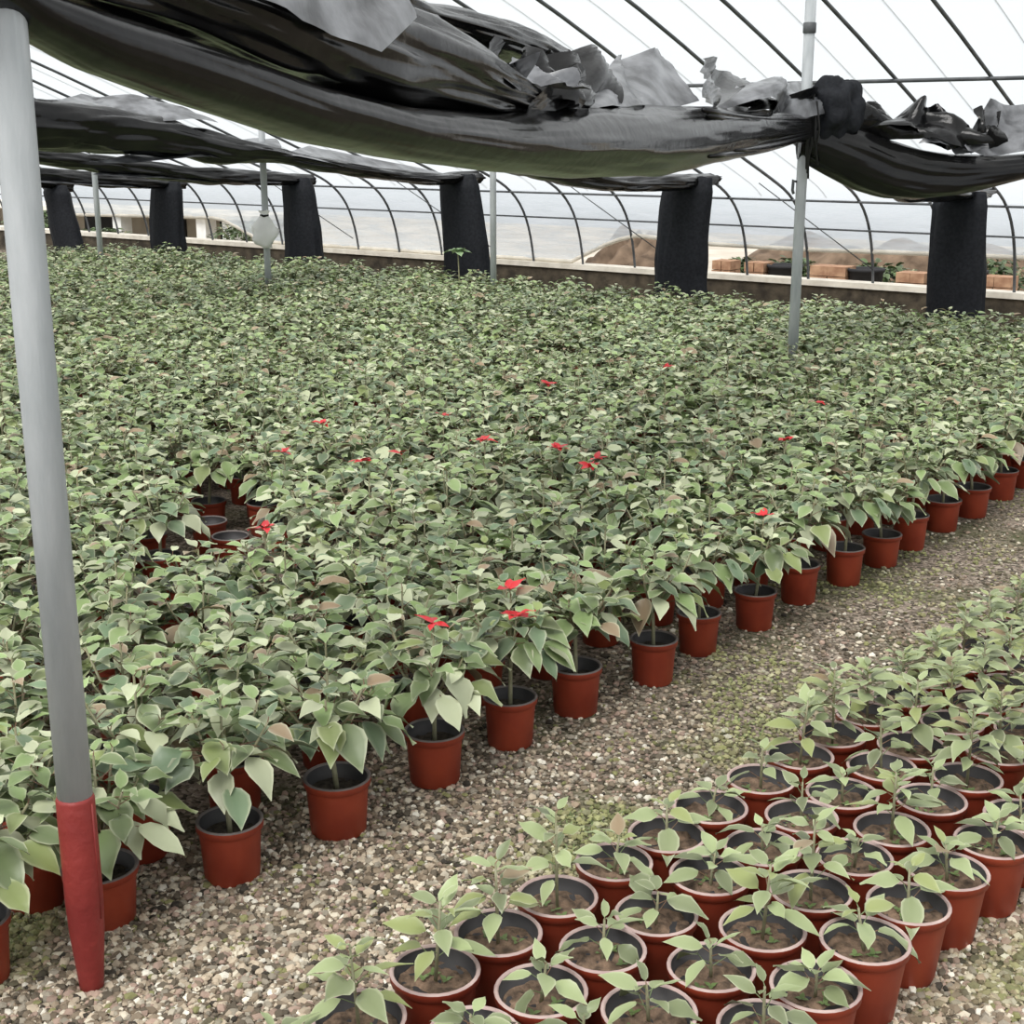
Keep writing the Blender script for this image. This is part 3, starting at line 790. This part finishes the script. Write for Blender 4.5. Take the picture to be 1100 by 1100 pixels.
# far sheets: each a gathered strip along the house width, its end hanging down as a bundle by the back wall
SB = .95
LB = hs(0, SB, 0)[:2]
def hang(parent, xt, yt, wt_, xb, yb, wb, seed):
    vs = []; n, seg = 46, 44
    tp = on_plane(xt, yt, LB, N); bt = on_plane(xb, yb, LB, N)
    dirb = (bt - tp); zb = max(.02, bt[2] - .32); bt = tp + dirb * (zb - tp[2]) / (bt[2] - tp[2])
    dt = proj(tp)[2]
    for i in range(n):
        f = i / (n - 1); c = tp + (bt - tp) * f; c = c + np.array([W[0], W[1], 0]) * .05 * math.sin(f * PI) * math.sin(seed)
        hw = (wt_ + (wb - wt_) * f) / F * dt / 2 * 1.16; hd = .10 + .05 * f
        if i < 4: hd *= .5 + .5 * i / 4; hw *= .9 + .1 * i / 4
        for k in range(seg):
            t_ = 2 * PI * k / seg
            r = 1 + .10 * noise.noise(Vector((math.cos(t_) * 3.2 + seed, math.sin(t_) * 3.2, f * 1.6))) + .13 * abs(noise.noise(Vector((math.cos(t_) * 6 + seed, math.sin(t_) * 6, f * .9)))) - .04
            r *= 1 + .05 * noise.noise(Vector((f * 5, seed, 0)))
            vs.append((c[0] + W[0] * math.cos(t_) * hw * r + N[0] * math.sin(t_) * hd * r, c[1] + W[1] * math.cos(t_) * hw * r + N[1] * math.sin(t_) * hd * r, c[2] + .012 * noise.noise(Vector((t_ * 2, seed, f * 9)))))
    fs = [(i * seg + k, i * seg + (k + 1) % seg, (i + 1) * seg + (k + 1) % seg, (i + 1) * seg + k) for i in range(n - 1) for k in range(seg)]
    fs += [tuple(range(seg))[::-1], tuple(range((n - 1) * seg, n * seg))]
    sheet_part('hanging_end', parent, vs, fs, M['net'])
BUN = [ # top x,y,w  bottom x,y,w, roll stations
    ((60, 199, 36), (77, 270, 38), [(-150, 175, 190, .08), (-60, 180, 197, .08), (20, 186, 200, .09), (58, 192, 203, .09), (76, 196, 206, .07)]),
    ((179, 195, 40), (183, 275, 46), [(-40, 170, 186, .1), (30, 178, 193, .1), (90, 184, 200, .1), (150, 189, 203, .1), (196, 192, 203, .08)]),
    ((318, 191, 38), (325, 285, 48), [(20, 158, 172, .1), (80, 164, 182, .1), (150, 172, 190, .12), (220, 180, 199, .12), (290, 184, 200, .1), (334, 188, 199, .08)]),
    ((492, 187, 42), (501, 294, 54), [(-120, 80, 160, .16), (20, 106, 160, .16), (70, 112, 163, .17), (130, 118, 164, .17), (190, 130, 170, .15), (240, 146, 176, .13), (290, 158, 174, .13), (340, 168, 184, .13), (400, 180, 192, .12), (460, 186, 199, .12), (512, 184, 198, .10)]),
    ((742, 190, 50), (734, 308, 56), [(430, 120, 150, .12), (520, 150, 178, .12), (600, 178, 198, .13), (660, 188, 206, .13), (720, 188, 206, .13), (765, 186, 200, .10)]),
    ((1032, 206, 52), (1026, 338, 56), [(925, 165, 200, .10), (970, 186, 216, .14), (1015, 196, 216, .14), (1056, 200, 214, .1)]),
]
blab = ['leftmost far black sheet, its hanging end leaning right beside the near pole', 'second far black sheet from left with a straight hanging end', 'third far black sheet from left, hanging beside the bagged pole',
        'fourth far black sheet from left, thick gathered roll and hanging bundle', 'fifth far black sheet from left, hanging below the large overhead sheet', 'rightmost far black sheet, hanging bundle right of the bed pole']
for i, (tp, bt, roll_) in enumerate(BUN):
    c = on_plane(tp[0], tp[1], LB, N)
    t = thing('shade_sheet', blab[i], 'shade sheet', (c[0], c[1], .02))
    hang(t, *tp, *bt, 1.7 * i + .8)
    A = c[:2]
    B = A + N * 3
    if i == 5: B = P2 + np.array([0.05, -.0])
    sheet_part('gathered_roll', t, *roll_cloth(roll_, A, B, n=90, seg=48, seed=20 + 3.3 * i, wr=.22, ridge=.9, fr=1.4), M['shade'])
# a lifted sail of sheet over the fourth roll, its highlight painted pale
par = [o for o in C.objects if o.get('label') == blab[3]][0]
A4 = on_plane(492, 187, LB, N)[:2]
def flap3(par, A, pts2, seed, amp=.04, sub=12):
    q = np.array([W[0], W[1]]); q = q if q @ (-A) > 0 else -q
    cs = [on_plane(x, y, A + q * pz, q) for (x, y, pz) in pts2]; vs = []
    for a in range(sub + 1):
        for b_ in range(sub + 1):
            u, w_ = a / sub, b_ / sub
            p = (1 - u) * (1 - w_) * cs[0] + u * (1 - w_) * cs[1] + u * w_ * cs[2] + (1 - u) * w_ * cs[3]
            nz = 2.2 * noise.noise(Vector((u * 2.3 + seed + w_ * .8, w_ * 1.1, seed))) + .9 * abs(noise.noise(Vector((u * 4 + seed + w_ * 2, w_ * 1.4, 2 + seed)))) - .2
            vs.append(p + np.array([q[0] * nz * amp, q[1] * nz * amp, amp * .5 * nz]))
    fs = [(a * (sub + 1) + b_, (a + 1) * (sub + 1) + b_, (a + 1) * (sub + 1) + b_ + 1, a * (sub + 1) + b_ + 1) for a in range(sub) for b_ in range(sub)]
    return sheet_part('flap', par, vs, fs, M['shade_highlight'])
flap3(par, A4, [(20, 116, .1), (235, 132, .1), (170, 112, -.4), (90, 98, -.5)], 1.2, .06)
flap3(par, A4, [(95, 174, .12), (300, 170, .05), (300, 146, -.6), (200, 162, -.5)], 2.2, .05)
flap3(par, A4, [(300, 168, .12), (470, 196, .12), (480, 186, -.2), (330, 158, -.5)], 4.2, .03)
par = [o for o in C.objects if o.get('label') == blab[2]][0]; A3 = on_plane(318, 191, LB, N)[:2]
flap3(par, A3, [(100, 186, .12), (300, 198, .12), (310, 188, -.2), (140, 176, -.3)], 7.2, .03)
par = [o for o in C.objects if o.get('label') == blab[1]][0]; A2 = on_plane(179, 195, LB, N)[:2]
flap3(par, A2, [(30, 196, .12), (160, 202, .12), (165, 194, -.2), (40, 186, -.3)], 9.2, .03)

# ------------------------------------------------------------------ outside
GZ = -.25
o = quad('ground_outside', [hs(-14, -.3, GZ), hs(26, -.3, GZ), hs(26, -13, GZ), hs(-14, -13, GZ)], M['outground'])
random.seed(77)
def rubble_bank(label, px0, px1, s, h, seed):
    a = wof(on_plane(px0, 280, hs(0, s, 0)[:2], N)); b_ = wof(on_plane(px1, 280, hs(0, s, 0)[:2], N))
    n, m_ = 40, 14; vs = []
    for i in range(n):
        for j in range(m_):
            u, v = i / (n - 1), j / (m_ - 1); hh = h * math.sin(PI * v) ** .8 * min(1, 4 * u, 4 * (1 - u)) ** .6
            hh *= 1 + .45 * noise.noise(Vector((u * 9 + seed, v * 4, seed)))
            vs.append(hs(a + (b_ - a) * u, s - .7 + 1.4 * v, GZ - .01 + max(0, hh)))
    fs = [(i * m_ + j, i * m_ + j + 1, (i + 1) * m_ + j + 1, (i + 1) * m_ + j) for i in range(n - 1) for j in range(m_ - 1)]
    me = mesh('rubble_bank', vs, fs, M['bankearth']); o = link('rubble_bank', me)
    tag(o, label, 'rubble')
rubble_bank('low bank of red brick rubble outside the back wall left of a hanging bundle', 632, 742, -2.2, .74, 1.0)
rubble_bank('long low red-brown earth bank outside behind the brick stacks', 755, 1240, -4.2, .62, 4.0)
def brick_stack(label, px0, px1, ytop, s, nrow=6):
    A = hs(0, s, 0)[:2]; p0 = on_plane(px0, 290, A, N); p1 = on_plane(px1, 290, A, N); zt = on_plane((px0 + px1) / 2, ytop, A, N)[2]
    c = (p0 + p1) / 2; wd = np.linalg.norm((p1 - p0)[:2]) * .98
    t = thing('brick_stack', label, 'bricks', (c[0], c[1], GZ), ang_w, 'brick stacks outside')
    nb = max(2, round(wd / .22)); bw = wd / nb; h = (zt - GZ) / nrow
    mb = MB()
    for r in range(nrow):
        for k in range(nb):
            for q in range(2): mb.box((-wd / 2 + bw * (k + .5) + random.uniform(-.006, .006), -.06 + .12 * q, h * (r + .5)), (bw * .95, .11, h * .93), random.uniform(-.02, .02))
    mb.build('brick_pile', M['brick'], t, smooth=False)
brick_stack('orange brick stack outside, directly left of the bed pole', 805, 826, 281, -1.5)
brick_stack('widest orange brick stack outside, between bed pole and the next hoop', 874, 915, 285, -1.5)
brick_stack('brick stack outside just left of the rightmost hanging bundle', 967, 999, 292, -1.5)
brick_stack('brick stack outside at the right frame edge', 1054, 1092, 296, -1.5)
brick_stack('far left brick stack outside, right of a hanging bundle', 770, 790, 279, -1.6)
def shrub(label, px, ytop, s, wd, seed):
    A = hs(0, s, 0)[:2]; p = on_plane(px, 285, A, N); zt = on_plane(px, ytop, A, N)[2] - GZ
    t = thing('shrub', label, 'shrub', (p[0], p[1], GZ)); random.seed(seed); fo = Foliage()
    mb = MB()
    for k in range(5):
        a = k * 1.26; mb.tube([(0, 0, 0), (math.cos(a) * wd * .25, math.sin(a) * wd * .25, zt * .5), (math.cos(a) * wd * .4, math.sin(a) * wd * .4, zt * .85)], .012, 5)
    mb.build('stem', M['stem'], t)
    for k in range(520):
        a = random.uniform(0, 6.28); el = random.uniform(-.6, 1.5); r = random.uniform(.5, 1)
        pt = (math.cos(a) * math.cos(el) * wd / 2 * r, math.sin(a) * math.cos(el) * wd / 2 * r, zt * (.5 + .48 * math.sin(el) * r))
        if pt[2] < .03: continue
        fo.leaf(pt, a, random.uniform(-.6, .6), random.uniform(-.5, .5), .11, .055, np.array([.06, .095, .035]) * random.uniform(.5, 1.6), .2, .5, .15)
    link('foliage', fo.mesh('foliage', M['leaf']), t)
shrub('green shrub outside on the rubble bank left of a hanging bundle', 692, 254, -3.3, .7, 1)
shrub('dark green shrub outside between brick stacks near the bundle', 945, 280, -2.4, .9, 2)
shrub('green shrub outside right of the rightmost hanging bundle', 1068, 274, -2.4, 1.0, 3)
shrub('leafy shrub outside right of the building columns', 268, 236, -2.9, 1.1, 4)
shrub('small shrub outside by the leftmost pole', 112, 244, -2.6, 1.0, 5)
shrub('shrub outside at the far left beside the near pole', 45, 226, -2.6, 1.2, 6)
shrub('dark green shrub outside behind the widest brick stack', 850, 276, -2.9, .6, 8)
shrub('low dark shrub outside right of the second hanging bundle from right', 796, 276, -2.9, .55, 9)
# dark pots outside between the stacks
for k, (px, yt) in enumerate(((843, 284), (930, 288), (1040, 290))):
    A = hs(0, -1.55, 0)[:2]; p = on_plane(px, 292, A, N); zt = on_plane(px, yt, A, N)[2] - GZ
    t = thing('planter_tub', ['dark tub outside left of the bed pole', 'dark tub outside left of the rightmost bundle', 'dark tub outside right of the rightmost bundle'][k], 'tub', (p[0], p[1], GZ), 0, 'dark tubs outside')
    mb = MB(); mb.lathe([(.001, 0), (.13, 0), (.17, zt - .03), (.185, zt - .03), (.185, zt), (.165, zt), (.15, zt - .06), (.001, zt - .06)], 20); mb.build('tub_body', M['darkgap'], t)
# low beige building with pale columns, left
A = hs(0, -3.6, 0)[:2]
p0 = on_plane(-60, 262, A, N); p1 = on_plane(285, 262, A, N); zt = on_plane(150, 229, A, N)[2] - GZ
c = (p0 + p1) / 2; wd = np.linalg.norm((p1 - p0)[:2])
t = thing('outbuilding', 'low beige outbuilding with pale columns outside beyond the left back wall', 'building', (c[0], c[1], GZ), ang_w)
mb = MB(); mb.box((0, -.6, zt / 2), (wd, .2, zt)); mb.build('wall', M['wallbeige'], t, smooth=False)
mb = MB(); mb.box((0, -.1, zt + .04), (wd + .4, 1.1, .07)); mb.build('roof', M['kerb'], t, smooth=False)
for pxc in (20, 132, 222, 250):
    cx = float((on_plane(pxc, 250, A + N * .25, N)[:2] - c[:2]) @ W)
    mb = MB(); mb.box((cx, .25, zt / 2), (.22, .22, zt)); mb.build('column', M['white'], t, smooth=False)
for k in range(5):
    mb = MB(); mb.box((-wd / 2 + wd * (k + .6) / 5, -.47, zt * .45), (.9, .06, zt * .75)); mb.build('opening', M['darkgap'], t, smooth=False)

# ------------------------------------------------------------------ light: white overcast sky, soft high sun behind cloud
w = bpy.data.worlds.new('overcast'); scene.world = w; w.use_nodes = True; nt = w.node_tree
bg = nt.nodes['Background']; tc = nt.nodes.new('ShaderNodeTexCoord'); sx = nt.nodes.new('ShaderNodeSeparateXYZ'); rp = nt.nodes.new('ShaderNodeValToRGB')
nt.links.new(tc.outputs['Generated'], sx.inputs[0]); nt.links.new(sx.outputs['Z'], rp.inputs[0]); nt.links.new(rp.outputs[0], bg.inputs[0])
rp.color_ramp.elements[0].color = (.88, .92, .96, 1); rp.color_ramp.elements[1].color = (1, 1, 1, 1)
bg.inputs[1].default_value = .9
sl = bpy.data.lights.new('sun', 'SUN'); sl.energy = 3.6; sl.angle = math.radians(34); sl.color = (1, .98, .95)
so = bpy.data.objects.new('sun', sl); C.objects.link(so); so.rotation_euler = (math.radians(28), math.radians(-18), 0); so.location = (0, 0, 12)

# ------------------------------------------------------------------ camera and output look
cam = bpy.data.cameras.new('camera'); co = bpy.data.objects.new('camera', cam); C.objects.link(co)
co.location = (0, 0, CAMH); co.rotation_euler = (PI / 2 - TILT, 0, 0)
cam.sensor_width = 36; cam.lens = F / 1100 * 36; cam.clip_start = .05; cam.clip_end = 300
scene.camera = co
vs_t = scene.view_settings; vs_t.view_transform = 'Standard'; vs_t.look = 'None'; vs_t.gamma = 1; vs_t.exposure = .17; vs_t.use_curve_mapping = False
try:
    scene.cycles.use_denoising = True; scene.cycles.transparent_max_bounces = 16; scene.cycles.max_bounces = 8
except Exception: pass
